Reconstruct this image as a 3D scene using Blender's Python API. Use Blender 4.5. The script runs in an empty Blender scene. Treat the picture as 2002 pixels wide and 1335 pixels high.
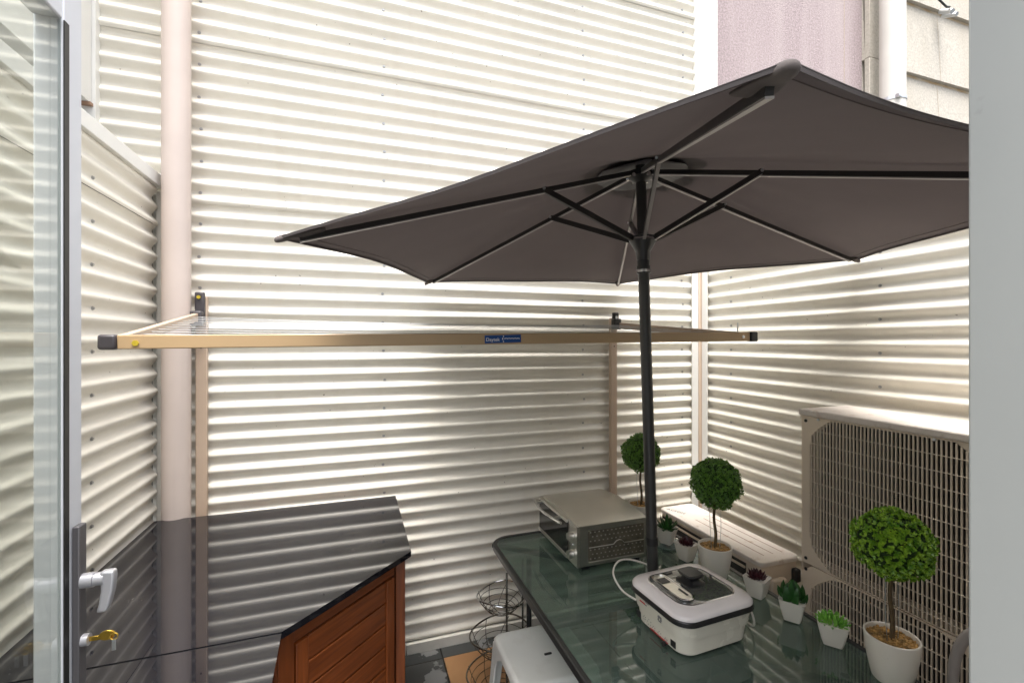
import bpy, bmesh, math, random
from mathutils import Vector, Matrix
R = math.radians
random.seed(7)
S = bpy.context.scene
C = S.collection

# ---------------------------------------------------------------- camera
cam = bpy.data.cameras.new('camera'); cam.lens = 16.0; cam.sensor_width = 36; cam.clip_start = 0.02; cam.clip_end = 300
co = bpy.data.objects.new('camera', cam); C.objects.link(co)
co.location = (0, 0, 1.69); co.rotation_euler = (R(90), 0, R(-18.8)); S.camera = co

# ---------------------------------------------------------------- sky and sun (soft, overcast)
ELEV, AZ = 76, 200      # sun elevation, compass azimuth the light comes from (0 = +Y, clockwise)
w = bpy.data.worlds.new('World'); S.world = w; w.use_nodes = True
nt = w.node_tree; bg = nt.nodes['Background']
sky = nt.nodes.new('ShaderNodeTexSky'); sky.sky_type = 'NISHITA'; sky.sun_disc = False
sky.sun_elevation = R(ELEV); sky.sun_rotation = R(AZ); sky.air_density = 1.0; sky.dust_density = 4.0
sky.ozone_density = 0.6
hs = nt.nodes.new('ShaderNodeHueSaturation'); hs.inputs['Saturation'].default_value = .35; nt.links.new(sky.outputs[0], hs.inputs['Color'])
tint = nt.nodes.new('ShaderNodeMix'); tint.data_type = 'RGBA'; tint.blend_type = 'MULTIPLY'; tint.inputs[0].default_value = 1
tint.inputs[7].default_value = (1.0, .98, .955, 1); nt.links.new(hs.outputs[0], tint.inputs[6])
# overcast sky: three times as bright overhead as at the horizon
tcw = nt.nodes.new('ShaderNodeTexCoord'); sep = nt.nodes.new('ShaderNodeSeparateXYZ'); nt.links.new(tcw.outputs['Generated'], sep.inputs[0])
mrw = nt.nodes.new('ShaderNodeMapRange'); mrw.inputs[3].default_value = .45; mrw.inputs[4].default_value = 1.55; nt.links.new(sep.outputs['Z'], mrw.inputs[0])
ov_ = nt.nodes.new('ShaderNodeVectorMath'); ov_.operation = 'SCALE'; nt.links.new(tint.outputs[2], ov_.inputs[0]); nt.links.new(mrw.outputs[0], ov_.inputs['Scale'])
nt.links.new(ov_.outputs[0], bg.inputs[0]); bg.inputs[1].default_value = 0.15
sl = bpy.data.lights.new('sun', 'SUN'); sl.energy = 1.4; sl.angle = R(30); sl.color = (1, .98, .95)
so = bpy.data.objects.new('sun', sl); C.objects.link(so)
d = Vector((math.sin(R(AZ)) * math.cos(R(ELEV)), math.cos(R(AZ)) * math.cos(R(ELEV)), math.sin(R(ELEV))))
so.rotation_euler = d.to_track_quat('Z', 'Y').to_euler(); so.location = (0, -2, 8)
S.view_settings.view_transform = 'Standard'; S.view_settings.look = 'None'
S.view_settings.exposure = 1.84; S.view_settings.gamma = 1
S.cycles.max_bounces = 12; S.cycles.diffuse_bounces = 7; S.cycles.transparent_max_bounces = 12

# ---------------------------------------------------------------- materials
MATS = {}
def mat(name, col, rough=.5, metal=0, ior=1.5, var=0, vscale=8, bump=0, bscale=60, vcol=None, coat=0, vstretch=None, detail=4):
    m = bpy.data.materials.new(name); m.use_nodes = True; n = m.node_tree.nodes; l = m.node_tree.links
    p = n['Principled BSDF']
    p.inputs['Base Color'].default_value = (*col, 1); p.inputs['Roughness'].default_value = rough
    p.inputs['Metallic'].default_value = metal; p.inputs['IOR'].default_value = ior
    p.inputs['Coat Weight'].default_value = coat
    tc = n.new('ShaderNodeTexCoord'); src = tc.outputs['Object']
    if vstretch:
        mp = n.new('ShaderNodeMapping'); mp.inputs['Scale'].default_value = vstretch
        l.new(src, mp.inputs[0]); src = mp.outputs[0]
    if var:
        t = n.new('ShaderNodeTexNoise'); t.inputs['Scale'].default_value = vscale; t.inputs['Detail'].default_value = detail
        l.new(src, t.inputs['Vector'])
        r = n.new('ShaderNodeMapRange'); r.inputs[1].default_value = .3; r.inputs[2].default_value = .7
        l.new(t.outputs[0], r.inputs[0])
        mx = n.new('ShaderNodeMix'); mx.data_type = 'RGBA'
        b = vcol or tuple(c * (1 - var) for c in col)
        mx.inputs[6].default_value = (*b, 1); mx.inputs[7].default_value = (*(col if vcol else tuple(min(1, c * (1 + var * .4)) for c in col)), 1)
        l.new(r.outputs[0], mx.inputs[0]); l.new(mx.outputs[2], p.inputs['Base Color'])
        r2 = n.new('ShaderNodeMapRange'); r2.inputs[3].default_value = max(0, rough - .06); r2.inputs[4].default_value = min(1, rough + .08)
        l.new(t.outputs[0], r2.inputs[0]); l.new(r2.outputs[0], p.inputs['Roughness'])
    if bump:
        t = n.new('ShaderNodeTexNoise'); t.inputs['Scale'].default_value = bscale; t.inputs['Detail'].default_value = 6
        l.new(src, t.inputs['Vector'])
        bp = n.new('ShaderNodeBump'); bp.inputs['Strength'].default_value = bump; bp.inputs['Distance'].default_value = .004
        l.new(t.outputs[0], bp.inputs['Height']); l.new(bp.outputs[0], p.inputs['Normal'])
    MATS[name] = m
    return m

M_sheet = mat('cream corrugated steel', (.775, .745, .66), .45, var=.05, vscale=2.5, detail=8)
_n = M_sheet.node_tree.nodes; _l = M_sheet.node_tree.links; _p = _n['Principled BSDF']
_l.remove(_p.inputs['Roughness'].links[0]); _p.inputs['Roughness'].default_value = .42
_src = _p.inputs['Base Color'].links[0].from_socket; _tc = _n.new('ShaderNodeTexCoord')
def _mixin(src, tex, lo, hi, col, fac):
    r = _n.new('ShaderNodeMapRange'); r.inputs[1].default_value = lo; r.inputs[2].default_value = hi; r.inputs[4].default_value = fac
    _l.new(tex.outputs[0], r.inputs[0]); x = _n.new('ShaderNodeMix'); x.data_type = 'RGBA'; x.inputs[7].default_value = (*col, 1)
    _l.new(r.outputs[0], x.inputs[0]); _l.new(src, x.inputs[6]); return x.outputs[2]
_t1 = _n.new('ShaderNodeTexNoise'); _t1.inputs['Scale'].default_value = 55; _t1.inputs['Detail'].default_value = 1; _l.new(_tc.outputs['Object'], _t1.inputs['Vector'])
_src = _mixin(_src, _t1, .79, .81, (.15, .11, .08), .8)
_mp = _n.new('ShaderNodeMapping'); _mp.inputs['Scale'].default_value = (9, 9, .9); _l.new(_tc.outputs['Object'], _mp.inputs[0])
_t2 = _n.new('ShaderNodeTexNoise'); _t2.inputs['Scale'].default_value = 1.6; _t2.inputs['Detail'].default_value = 6; _l.new(_mp.outputs[0], _t2.inputs['Vector'])
_src = _mixin(_src, _t2, .50, .78, (.52, .45, .34), .16)
_l.new(_src, _p.inputs['Base Color'])
M_trim = mat('white flashing', (.74, .74, .71), .4, var=.05, vscale=4)
M_beigetrim = mat('beige trim', (.55, .43, .33), .5, var=.06)
M_plinth = mat('plinth paint', (.60, .58, .52), .5, var=.15, vscale=12)
M_pinkpipe = mat('pinkish beige pipe paint', (.58, .495, .45), .5, var=.10, vscale=3)
M_whitepipe = mat('white pipe', (.60, .58, .53), .4, var=.05)
M_stucco = mat('pink stucco', (.36, .295, .30), .95, var=.35, vscale=70, bump=1.0, bscale=120)
M_stain = mat('joint stain', (.40, .33, .25), .9)
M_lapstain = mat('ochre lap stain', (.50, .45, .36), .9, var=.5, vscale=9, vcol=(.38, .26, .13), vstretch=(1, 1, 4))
M_board = mat('cream render boards', (.47, .44, .385), .9, var=.22, vscale=60, bump=.7, bscale=130)
M_steel = mat('brushed steel', (.72, .70, .65), .30, metal=1, var=.12, vscale=30, vstretch=(1, 12, 12))
M_oven = mat('oven steel', (.56, .55, .51), .36, metal=1, var=.10, vscale=6, vstretch=(1, 1, 8))
M_oventop = mat('oven top steel', (.70, .68, .63), .40, metal=1, var=.08, vscale=5)
M_screw = mat('dull zinc screw', (.42, .42, .42), .4, metal=1)
M_chrome = mat('chrome', (.62, .62, .62), .12, metal=1)
M_galv = mat('galvanised', (.6, .62, .64), .35, metal=1)
M_slot = mat('embossed slot steel', (.50, .47, .40), .5, metal=.3)
M_wire = mat('dark chrome wire', (.20, .19, .17), .25, metal=1)
M_alu = mat('white aluminium frame', (.60, .62, .66), .38, var=.03)
M_alu_dark = mat('grey anodised plate', (.11, .105, .11), .4, metal=.3)
M_jamb = mat('grey door frame', (.33, .345, .335), .5, var=.04, vscale=3)
M_rubber = mat('black rubber', (.012, .012, .012), .5)
M_silver = mat('silver handle', (.52, .52, .55), .35, metal=.6)
M_brass = mat('brass', (.62, .40, .07), .25, metal=1)
M_beige = mat('champagne aluminium', (.43, .30, .165), .42, var=.05, vscale=3)
M_rail = mat('pinkish champagne rail', (.50, .385, .29), .45, var=.05)
M_line = mat('line cord', (.42, .43, .44), .4)
M_blackpl = mat('black plastic', (.015, .015, .016), .35)
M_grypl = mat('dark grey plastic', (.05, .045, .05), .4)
M_yellow = mat('yellow screw', (.65, .50, .05), .35, metal=.5)
M_blue = mat('blue label', (.0, .05, .22), .4)
M_white = mat('white print', (.8, .8, .8), .6)
M_fabric = mat('taupe umbrella fabric', (.155, .138, .137), .95, var=.10, vscale=5, bump=.15, bscale=500)
_n = M_fabric.node_tree.nodes; _l = M_fabric.node_tree.links
_t = _n.new('ShaderNodeBsdfTranslucent'); _t.inputs[0].default_value = (.26, .225, .22, 1)
_m = _n.new('ShaderNodeMixShader'); _m.inputs[0].default_value = .28
_l.new(_n['Principled BSDF'].outputs[0], _m.inputs[1]); _l.new(_t.outputs[0], _m.inputs[2]); _l.new(_m.outputs[0], _n['Material Output'].inputs[0])
M_pocket = mat('dark pocket fabric', (.10, .085, .08), .9, bump=.3, bscale=60)
M_pole = mat('dark grey pole', (.045, .045, .043), .32, metal=.2)
M_rib = mat('black rib', (.022, .021, .02), .35)
M_ribedge = mat('rib lower edge', (.36, .34, .33), .35, metal=.4)
M_frameblk = mat('table frame black', (.018, .02, .02), .3)
M_ac = mat('beige air conditioner paint', (.72, .62, .50), .5, var=.06, vscale=5)
M_actop = mat('pale air conditioner lid', (.74, .68, .62), .5, var=.10, vscale=7)
M_acwire = mat('grille wire', (.72, .63, .51), .45)
M_groove = mat('groove brown', (.32, .20, .13), .7)
M_dark = mat('dark interior', (.02, .018, .015), .7)
M_fin = mat('grey fins', (.03, .028, .026), .5, metal=.2)
M_pot = mat('white ceramic', (.74, .70, .62), .32, var=.04, vscale=4, coat=.3)
M_pebble = mat('ochre gravel', (.62, .37, .12), .6, var=.9, vscale=55, vcol=(.09, .05, .02))
M_bark = mat('stem brown', (.11, .075, .035), .8, var=.4, vscale=40)
M_cook = mat('white appliance plastic', (.72, .685, .59), .25, var=.03)
M_lid = mat('lid plastic', (.74, .70, .69), .2, var=.02)
M_stool = mat('pale grey plastic', (.66, .67, .64), .4, var=.06, vscale=6)
M_chair = mat('grey chair plastic', (.36, .33, .31), .45, var=.05)
M_red = mat('red print', (.5, .03, .03), .5)
M_grey = mat('grey print', (.2, .2, .2), .5)
M_cord = mat('white cord', (.66, .62, .56), .45)
M_house = mat('house wall render', (.45, .45, .43), .8, var=.08)
M_paver = mat('tan floor tile', (.40, .22, .095), .55, var=.9, vscale=1.9, vcol=(.22, .105, .04), detail=5)

def leafmat(name, a, b, scale=60):
    m = mat(name, a, .36, var=.5, vscale=scale, vcol=b, detail=2)
    p = m.node_tree.nodes['Principled BSDF']; p.inputs['Subsurface Weight'].default_value = 0
    return m
M_leaf_d = leafmat('deep boxwood green', (.17, .33, .045), (.035, .11, .012))
M_leaf_b = leafmat('bright boxwood green', (.36, .57, .045), (.07, .21, .012))
M_agave = leafmat('agave green', (.03, .12, .02), (.01, .05, .01), 25)
M_succ = leafmat('bright succulent green', (.24, .50, .08), (.08, .28, .03), 25)
M_maroon = leafmat('maroon succulent', (.07, .012, .02), (.025, .008, .01), 25)
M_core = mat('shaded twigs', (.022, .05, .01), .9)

def woodmat():
    m = bpy.data.materials.new('oiled merbau wood'); m.use_nodes = True; n = m.node_tree.nodes; l = m.node_tree.links
    p = n['Principled BSDF']; tc = n.new('ShaderNodeTexCoord'); mp = n.new('ShaderNodeMapping')
    mp.inputs['Scale'].default_value = (2, 2, 40); l.new(tc.outputs['Object'], mp.inputs[0])
    t = n.new('ShaderNodeTexNoise'); t.inputs['Scale'].default_value = 2.2; t.inputs['Detail'].default_value = 8; t.inputs['Distortion'].default_value = .6
    l.new(mp.outputs[0], t.inputs['Vector'])
    r = n.new('ShaderNodeValToRGB'); r.color_ramp.elements[0].position = .3; r.color_ramp.elements[0].color = (.10, .023, .004, 1)
    r.color_ramp.elements[1].position = .72; r.color_ramp.elements[1].color = (.22, .056, .011, 1)
    l.new(t.outputs[0], r.inputs[0]); l.new(r.outputs[0], p.inputs['Base Color']); p.inputs['Roughness'].default_value = .42
    return m
M_wood = woodmat()
M_woodv = M_wood.copy(); M_woodv.name = 'oiled merbau post'
M_woodv.node_tree.nodes['Mapping'].inputs['Scale'].default_value = (30, 30, 1.5)

def stonetop():
    m = mat('polished black glass top', (.008, .008, .011), .05, ior=1.85)
    n = m.node_tree.nodes; l = m.node_tree.links; p = n['Principled BSDF']
    tc = n.new('ShaderNodeTexCoord')
    v = n.new('ShaderNodeTexNoise'); v.inputs['Scale'].default_value = 170; v.inputs['Detail'].default_value = 2; l.new(tc.outputs['Object'], v.inputs['Vector'])
    v2 = n.new('ShaderNodeTexNoise'); v2.inputs['Scale'].default_value = 3; v2.inputs['Detail'].default_value = 5; l.new(tc.outputs['Object'], v2.inputs['Vector'])
    mu = n.new('ShaderNodeMath'); mu.operation = 'ADD'; l.new(v.outputs[0], mu.inputs[0]); l.new(v2.outputs[0], mu.inputs[1])
    r = n.new('ShaderNodeMapRange'); r.inputs[1].default_value = 1.22; r.inputs[2].default_value = 1.45; l.new(mu.outputs[0], r.inputs[0])
    mx = n.new('ShaderNodeMix'); mx.data_type = 'RGBA'; mx.inputs[6].default_value = (.008, .008, .011, 1); mx.inputs[7].default_value = (.22, .2, .19, 1)
    l.new(r.outputs[0], mx.inputs[0]); l.new(mx.outputs[2], p.inputs['Base Color'])
    r2 = n.new('ShaderNodeMapRange'); r2.inputs[1].default_value = .35; r2.inputs[2].default_value = .7; r2.inputs[3].default_value = .015; r2.inputs[4].default_value = .05
    l.new(v2.outputs[0], r2.inputs[0]); l.new(r2.outputs[0], p.inputs['Roughness'])
    return m
M_top = stonetop()

def thinglass(name, tint, body, bodyfac, ior, rough=.01):
    m = bpy.data.materials.new(name); m.use_nodes = True; n = m.node_tree.nodes; l = m.node_tree.links
    n.remove(n['Principled BSDF']); out = n['Material Output']
    tr = n.new('ShaderNodeBsdfTransparent'); tr.inputs[0].default_value = (*tint, 1)
    df = n.new('ShaderNodeBsdfDiffuse'); df.inputs[0].default_value = (*body, 1)
    gl = n.new('ShaderNodeBsdfGlossy'); gl.inputs['Roughness'].default_value = rough
    a = n.new('ShaderNodeMixShader'); a.inputs[0].default_value = bodyfac; l.new(tr.outputs[0], a.inputs[1]); l.new(df.outputs[0], a.inputs[2])
    fr = n.new('ShaderNodeFresnel'); ge = n.new('ShaderNodeNewGeometry'); mr = n.new('ShaderNodeMapRange')
    mr.inputs[3].default_value = ior; mr.inputs[4].default_value = 1 / ior; l.new(ge.outputs['Backfacing'], mr.inputs[0]); l.new(mr.outputs[0], fr.inputs[0])
    b = n.new('ShaderNodeMixShader'); l.new(fr.outputs[0], b.inputs[0]); l.new(a.outputs[0], b.inputs[1]); l.new(gl.outputs[0], b.inputs[2])
    l.new(b.outputs[0], out.inputs[0])
    return m
M_glass = thinglass('door glass', (.88, .90, .88), (.3, .3, .3), .02, 1.45)
M_tglass = thinglass('green table glass', (.55, .68, .61), (.14, .195, .168), .36, 1.75, .02)
M_ovenglass = thinglass('oven door glass', (.15, .15, .13), (.03, .03, .025), .6, 1.6)

def floormat():
    m = bpy.data.materials.new('wet slate floor tiles'); m.use_nodes = True; n = m.node_tree.nodes; l = m.node_tree.links
    p = n['Principled BSDF']; tc = n.new('ShaderNodeTexCoord'); mp = n.new('ShaderNodeMapping')
    mp.inputs['Location'].default_value = (-.434, -2.42 + .45 * 6, 0); l.new(tc.outputs['Object'], mp.inputs[0])
    br = n.new('ShaderNodeTexBrick'); br.offset = 0; br.inputs['Scale'].default_value = 1
    br.inputs['Brick Width'].default_value = .45; br.inputs['Row Height'].default_value = .45; br.inputs['Mortar Size'].default_value = .004
    br.inputs['Color1'].default_value = (.035, .038, .038, 1); br.inputs['Color2'].default_value = (.05, .052, .05, 1); br.inputs['Mortar'].default_value = (.008, .008, .008, 1)
    l.new(mp.outputs[0], br.inputs['Vector'])
    t = n.new('ShaderNodeTexNoise'); t.inputs['Scale'].default_value = 6.5; t.inputs['Detail'].default_value = 4; l.new(tc.outputs['Object'], t.inputs['Vector'])
    r = n.new('ShaderNodeMapRange'); r.inputs[1].default_value = .56; r.inputs[2].default_value = .58; l.new(t.outputs[0], r.inputs[0])
    mx = n.new('ShaderNodeMix'); mx.data_type = 'RGBA'; mx.inputs[7].default_value = (.16, .16, .155, 1)
    l.new(r.outputs[0], mx.inputs[0]); l.new(br.outputs[0], mx.inputs[6])
    mx2 = n.new('ShaderNodeMix'); mx2.data_type = 'RGBA'; mx2.inputs[7].default_value = (.008, .008, .008, 1)
    l.new(br.outputs['Fac'], mx2.inputs[0]); l.new(mx.outputs[2], mx2.inputs[6]); l.new(mx2.outputs[2], p.inputs['Base Color'])
    r3 = n.new('ShaderNodeMapRange'); r3.inputs[3].default_value = .2; r3.inputs[4].default_value = .8; l.new(r.outputs[0], r3.inputs[0]); l.new(r3.outputs[0], p.inputs['Roughness'])
    return m
M_floor = floormat()

def streaks(m, scale, ns, lo, hi, col, fac):
    n = m.node_tree.nodes; l = m.node_tree.links; p = n['Principled BSDF']; src = p.inputs['Base Color'].links[0].from_socket
    tc = n.new('ShaderNodeTexCoord'); mp = n.new('ShaderNodeMapping'); mp.inputs['Scale'].default_value = scale; l.new(tc.outputs['Object'], mp.inputs[0])
    t = n.new('ShaderNodeTexNoise'); t.inputs['Scale'].default_value = ns; t.inputs['Detail'].default_value = 6; l.new(mp.outputs[0], t.inputs['Vector'])
    r = n.new('ShaderNodeMapRange'); r.inputs[1].default_value = lo; r.inputs[2].default_value = hi; r.inputs[4].default_value = fac; l.new(t.outputs[0], r.inputs[0])
    x = n.new('ShaderNodeMix'); x.data_type = 'RGBA'; x.inputs[7].default_value = (*col, 1); l.new(r.outputs[0], x.inputs[0]); l.new(src, x.inputs[6]); l.new(x.outputs[2], p.inputs['Base Color'])
streaks(M_stucco, (6, 6, .8), .9, .42, .7, (.43, .37, .365), .5)
streaks(M_board, (3, 3, 1), 1.2, .45, .75, (.36, .32, .25), .5)
streaks(M_pinkpipe, (14, 14, .7), 1.0, .5, .75, (.44, .36, .30), .4)
streaks(M_jamb, (1, 1, 1), 14, .70, .76, (.22, .23, .22), .6)
streaks(M_cook, (1, 1, 1), 30, .68, .78, (.5, .46, .38), .35)
streaks(M_stool, (1, 1, 1), 12, .55, .8, (.45, .44, .40), .5)
streaks(M_pot, (1, 1, 1), 30, .66, .8, (.45, .38, .28), .4)
streaks(M_actop, (1, 1, 1), 22, .6, .75, (.45, .33, .23), .6)

# ---------------------------------------------------------------- builders
def tag(o, label=None, cat=None, group=None, kind=None):
    if label: o['label'] = label
    if cat: o['category'] = cat
    if group: o['group'] = group
    if kind: o['kind'] = kind
    return o
def thing(name, loc, label, cat, group=None):
    o = bpy.data.objects.new(name, None); C.objects.link(o); o.location = loc; o.empty_display_size = .1
    return tag(o, label, cat, group)
def copy_tree(o, parent=None):
    c = o.copy(); C.objects.link(c); c.parent = parent
    for ch in list(o.children): copy_tree(ch, c)
    return c
def worldloc(o):
    v = Vector((0, 0, 0))
    while o is not None: v = v + o.location; o = o.parent
    return v

class MB:
    def __init__(s): s.v = []; s.f = []
    def add(s, vs, fs):
        b = len(s.v); s.v += [Vector(v) for v in vs]; s.f += [tuple(b + i for i in f) for f in fs]; return s
    def box(s, c, size, rz=0, rot=None):
        x, y, z = (k / 2 for k in size); m = rot or Matrix.Rotation(rz, 3, 'Z'); c = Vector(c)
        vs = [c + m @ Vector(p) for p in ((-x, -y, -z), (x, -y, -z), (x, y, -z), (-x, y, -z), (-x, -y, z), (x, -y, z), (x, y, z), (-x, y, z))]
        return s.add(vs, [(0, 3, 2, 1), (4, 5, 6, 7), (0, 1, 5, 4), (1, 2, 6, 5), (2, 3, 7, 6), (3, 0, 4, 7)])
    def bx(s, x0, x1, y0, y1, z0, z1): return s.box(((x0 + x1) / 2, (y0 + y1) / 2, (z0 + z1) / 2), (abs(x1 - x0), abs(y1 - y0), abs(z1 - z0)))
    def bar(s, a, b, wd, ht, up=(0, 0, 1)):
        a, b = Vector(a), Vector(b); z = (b - a).normalized(); x = z.cross(Vector(up)).normalized(); y = x.cross(z)
        m = Matrix((x, z, y)).transposed()
        return s.box((a + b) / 2, (wd, (b - a).length, ht), rot=m)
    def tube(s, pts, r, n=10, closed=False, r1=None, caps=True):
        pts = [Vector(p) for p in pts]; N = len(pts); rings = []; prev = None
        for i, p in enumerate(pts):
            if closed: t = pts[(i + 1) % N] - pts[i - 1]
            else: t = pts[min(i + 1, N - 1)] - pts[max(i - 1, 0)]
            t.normalize()
            if prev is None: a = t.cross(Vector((0, 0, 1))); a = a if a.length > 1e-3 else t.cross(Vector((1, 0, 0)))
            else: a = prev - t * prev.dot(t)
            a.normalize(); prev = a; b = t.cross(a); rr = r if r1 is None else r + (r1 - r) * i / max(1, N - 1)
            rings.append([p + (a * math.cos(k * 2 * math.pi / n) + b * math.sin(k * 2 * math.pi / n)) * rr for k in range(n)])
        vs = [v for g in rings for v in g]; fs = []
        for i in range(N if closed else N - 1):
            j = (i + 1) % N
            for k in range(n): fs.append((i * n + k, i * n + (k + 1) % n, j * n + (k + 1) % n, j * n + k))
        if not closed and caps: fs += [tuple(range(n - 1, -1, -1)), tuple((N - 1) * n + k for k in range(n))]
        return s.add(vs, fs)
    def cyl(s, a, b, r, r1=None, n=20): return s.tube([a, b], r, n, r1=r1)
    def loft(s, loops, cap0=True, cap1=True):
        n = len(loops[0]); vs = [v for g in loops for v in g]; fs = []
        for i in range(len(loops) - 1):
            for k in range(n): fs.append((i * n + k, i * n + (k + 1) % n, (i + 1) * n + (k + 1) % n, (i + 1) * n + k))
        if cap0: fs.append(tuple(range(n - 1, -1, -1)))
        if cap1: fs.append(tuple((len(loops) - 1) * n + k for k in range(n)))
        return s.add(vs, fs)
    def lathe(s, c, prof, n=40, cap0=True, cap1=True):
        c = Vector(c)
        return s.loft([[c + Vector((r * math.cos(k * 2 * math.pi / n), r * math.sin(k * 2 * math.pi / n), z)) for k in range(n)] for r, z in prof], cap0, cap1)
    def prism(s, poly, z0, z1):
        return s.loft([[Vector((x, y, z0)) for x, y in poly], [Vector((x, y, z1)) for x, y in poly]])
    def sphere(s, c, r, n=12, m=8, sc=(1, 1, 1)):
        c = Vector(c); loops = []
        for i in range(1, m):
            a = math.pi * i / m
            loops.append([c + Vector((math.sin(a) * math.cos(k * 2 * math.pi / n) * r * sc[0], math.sin(a) * math.sin(k * 2 * math.pi / n) * r * sc[1], -math.cos(a) * r * sc[2])) for k in range(n)])
        return s.loft(loops)
    def build(s, name, m, parent=None, smooth=False, bevel=0, seg=2, angle=35, label=None):
        me = bpy.data.meshes.new(name); off = worldloc(parent) if parent else Vector((0, 0, 0))
        if not parent:
            off = sum(s.v, Vector()) / len(s.v)
            off.z = min(v.z for v in s.v)
        me.from_pydata([v - off for v in s.v], [], s.f)
        bm = bmesh.new(); bm.from_mesh(me); bmesh.ops.recalc_face_normals(bm, faces=bm.faces); bm.to_mesh(me); bm.free()
        me.materials.append(m); o = bpy.data.objects.new(name, me); C.objects.link(o)
        if parent: o.parent = parent
        else: o.location = off
        if smooth:
            for p in me.polygons: p.use_smooth = True
            me.set_sharp_from_angle(angle=R(angle))
        if bevel:
            b = o.modifiers.new('bevel', 'BEVEL'); b.width = bevel; b.segments = seg; b.limit_method = 'ANGLE'; b.angle_limit = R(40)
            b.harden_normals = False
            if not smooth:
                for p in me.polygons: p.use_smooth = True
                me.set_sharp_from_angle(angle=R(50))
        if label: o['label'] = label
        return o

def rrect(cx, cy, hx, hy, r, z, n=8, rz=0, e=None):
    out = []
    for q, (sx, sy) in enumerate(((1, 1), (-1, 1), (-1, -1), (1, -1))):
        for k in range(n + 1):
            a = math.pi / 2 * (q + k / n)
            x = sx * (hx - r) + r * math.cos(a); y = sy * (hy - r) + r * math.sin(a)
            out.append(Vector((cx + x * math.cos(rz) - y * math.sin(rz), cy + x * math.sin(rz) + y * math.cos(rz), z)))
    return out

def text(body, name, m, parent, loc, right, up, size, depth=.0006, width=None):
    cu = bpy.data.curves.new(name, 'FONT'); cu.body = body; cu.size = size; cu.extrude = depth; cu.align_x = 'CENTER'; cu.align_y = 'CENTER'
    t = bpy.data.objects.new(name, cu); C.objects.link(t)
    dg = bpy.context.evaluated_depsgraph_get(); me = bpy.data.meshes.new_from_object(t.evaluated_get(dg))
    C.objects.unlink(t); bpy.data.objects.remove(t)
    rt = Vector(right).normalized(); u = Vector(up).normalized(); u = (u - rt * u.dot(rt)).normalized(); nn = rt.cross(u)
    xs = [v.co.x for v in me.vertices]; k = 1
    if width: k = width / (max(xs) - min(xs))
    off = worldloc(parent)
    for v in me.vertices:
        c = v.co.copy(); v.co = rt * c.x * k + u * c.y + nn * c.z + Vector(loc) - off
    me.materials.clear(); me.materials.append(m); o = bpy.data.objects.new(name, me); C.objects.link(o); o.parent = parent
    return o

# ---------------------------------------------------------------- ground
g = MB().add([(-40, -40, -.004), (40, -40, -.004), (40, 40, -.004), (-40, 40, -.004)], [(0, 1, 2, 3)])
tag(g.build('ground', M_floor), kind='structure')
f = MB().add([(-.95, .1, 0), (2.3, .1, 0), (2.3, 2.6, 0), (-.95, 2.6, 0)], [(0, 1, 2, 3)]).build('courtyard_floor', M_floor)
f.data.transform(Matrix.Translation(f.location)); f.location = (0, 0, 0); tag(f, kind='structure')
tl = MB().bx(.438, .88, 1.98, 2.415, -.01, .005).build('floor_tile', M_paver, bevel=.002)
tag(tl, kind='structure')

# ---------------------------------------------------------------- corrugated walls
PITCH = .0762; AMP = .0108
def corrugated(a, b, z0, z1, nrm, zv, lap0, parent, name='corrugated_sheets', segs=26):
    """one run of horizontal corrugations from plan point a to b; zv = height of a valley; lap0 = height of a lap"""
    a = Vector((*a, 0)); b = Vector((*b, 0)); nrm = Vector((*nrm, 0)); m = MB()
    laps = [lap0 + .762 * k for k in range(-6, 8)]; edges = [z0] + [l for l in laps if z0 < l < z1] + [z1]
    rnd = random.Random(3)
    for e0, e1 in zip(edges[:-1], edges[1:]):
        n = max(4, int((e1 - e0) / PITCH * 12)); loops = []
        for i in range(n + 1):
            z = e0 + (e1 - e0) * i / n
            off = -AMP * math.cos(2 * math.pi * (z - zv) / PITCH)
            lip = .004 * max(0, 1 - (z - e0) / .05) if e0 > z0 else 0
            row = []
            for k in range(segs + 1):
                t = k / segs; x = t * (b - a).length
                wav = .0004 * math.sin(x * 4.1 + z * 2.3) + .0001 * math.sin(x * 9.7 - z * 5.1 + 1)
                row.append(a + (b - a) * t + nrm * (off + lip + wav) + Vector((0, 0, z + .0007 * math.sin(x * 3.3 + z))))
            loops.append(row)
        vs = [v for r in loops for v in r]; w_ = segs + 1
        m.add(vs, [(i * w_ + k, i * w_ + k + 1, (i + 1) * w_ + k + 1, (i + 1) * w_ + k) for i in range(n) for k in range(segs)])
    o = m.build(name, M_sheet, parent, smooth=True, angle=80)
    return o
def screws(parent, pts, nrm):
    nrm = Vector((*nrm, 0)); off = worldloc(parent)
    m = MB(); m.tube([nrm * 0, nrm * .0015, nrm * .0016, nrm * .006], .0075, 8)
    m.v = [v for v in m.v]
    for i, v in enumerate(m.v):
        if i >= 16: m.v[i] = v * 1.0 - (v - nrm * v.dot(nrm)) * .35
    me = None; s = m.build('screw', M_screw, smooth=True)
    me = s.data; base = s.location.copy(); bpy.data.objects.remove(s)
    for v in me.vertices: v.co += base
    for p in pts:
        o = bpy.data.objects.new('screw', me); C.objects.link(o); o.parent = parent; o.location = Vector(p) - off
ZV = 1.639
bw = thing('corrugated_wall', (.5, 2.53, 0), 'tall cream corrugated metal wall across the back, highest of the three', 'wall')
corrugated((-1.10, 2.53), (2.19, 2.53), .060, 4.25, (0, -1), ZV, 2.345, bw, segs=60)
MB().bx(-1.1, 2.2, 2.545, 2.60, 0, 4.25).build('backing', M_trim, bw)
pts = []
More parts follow.
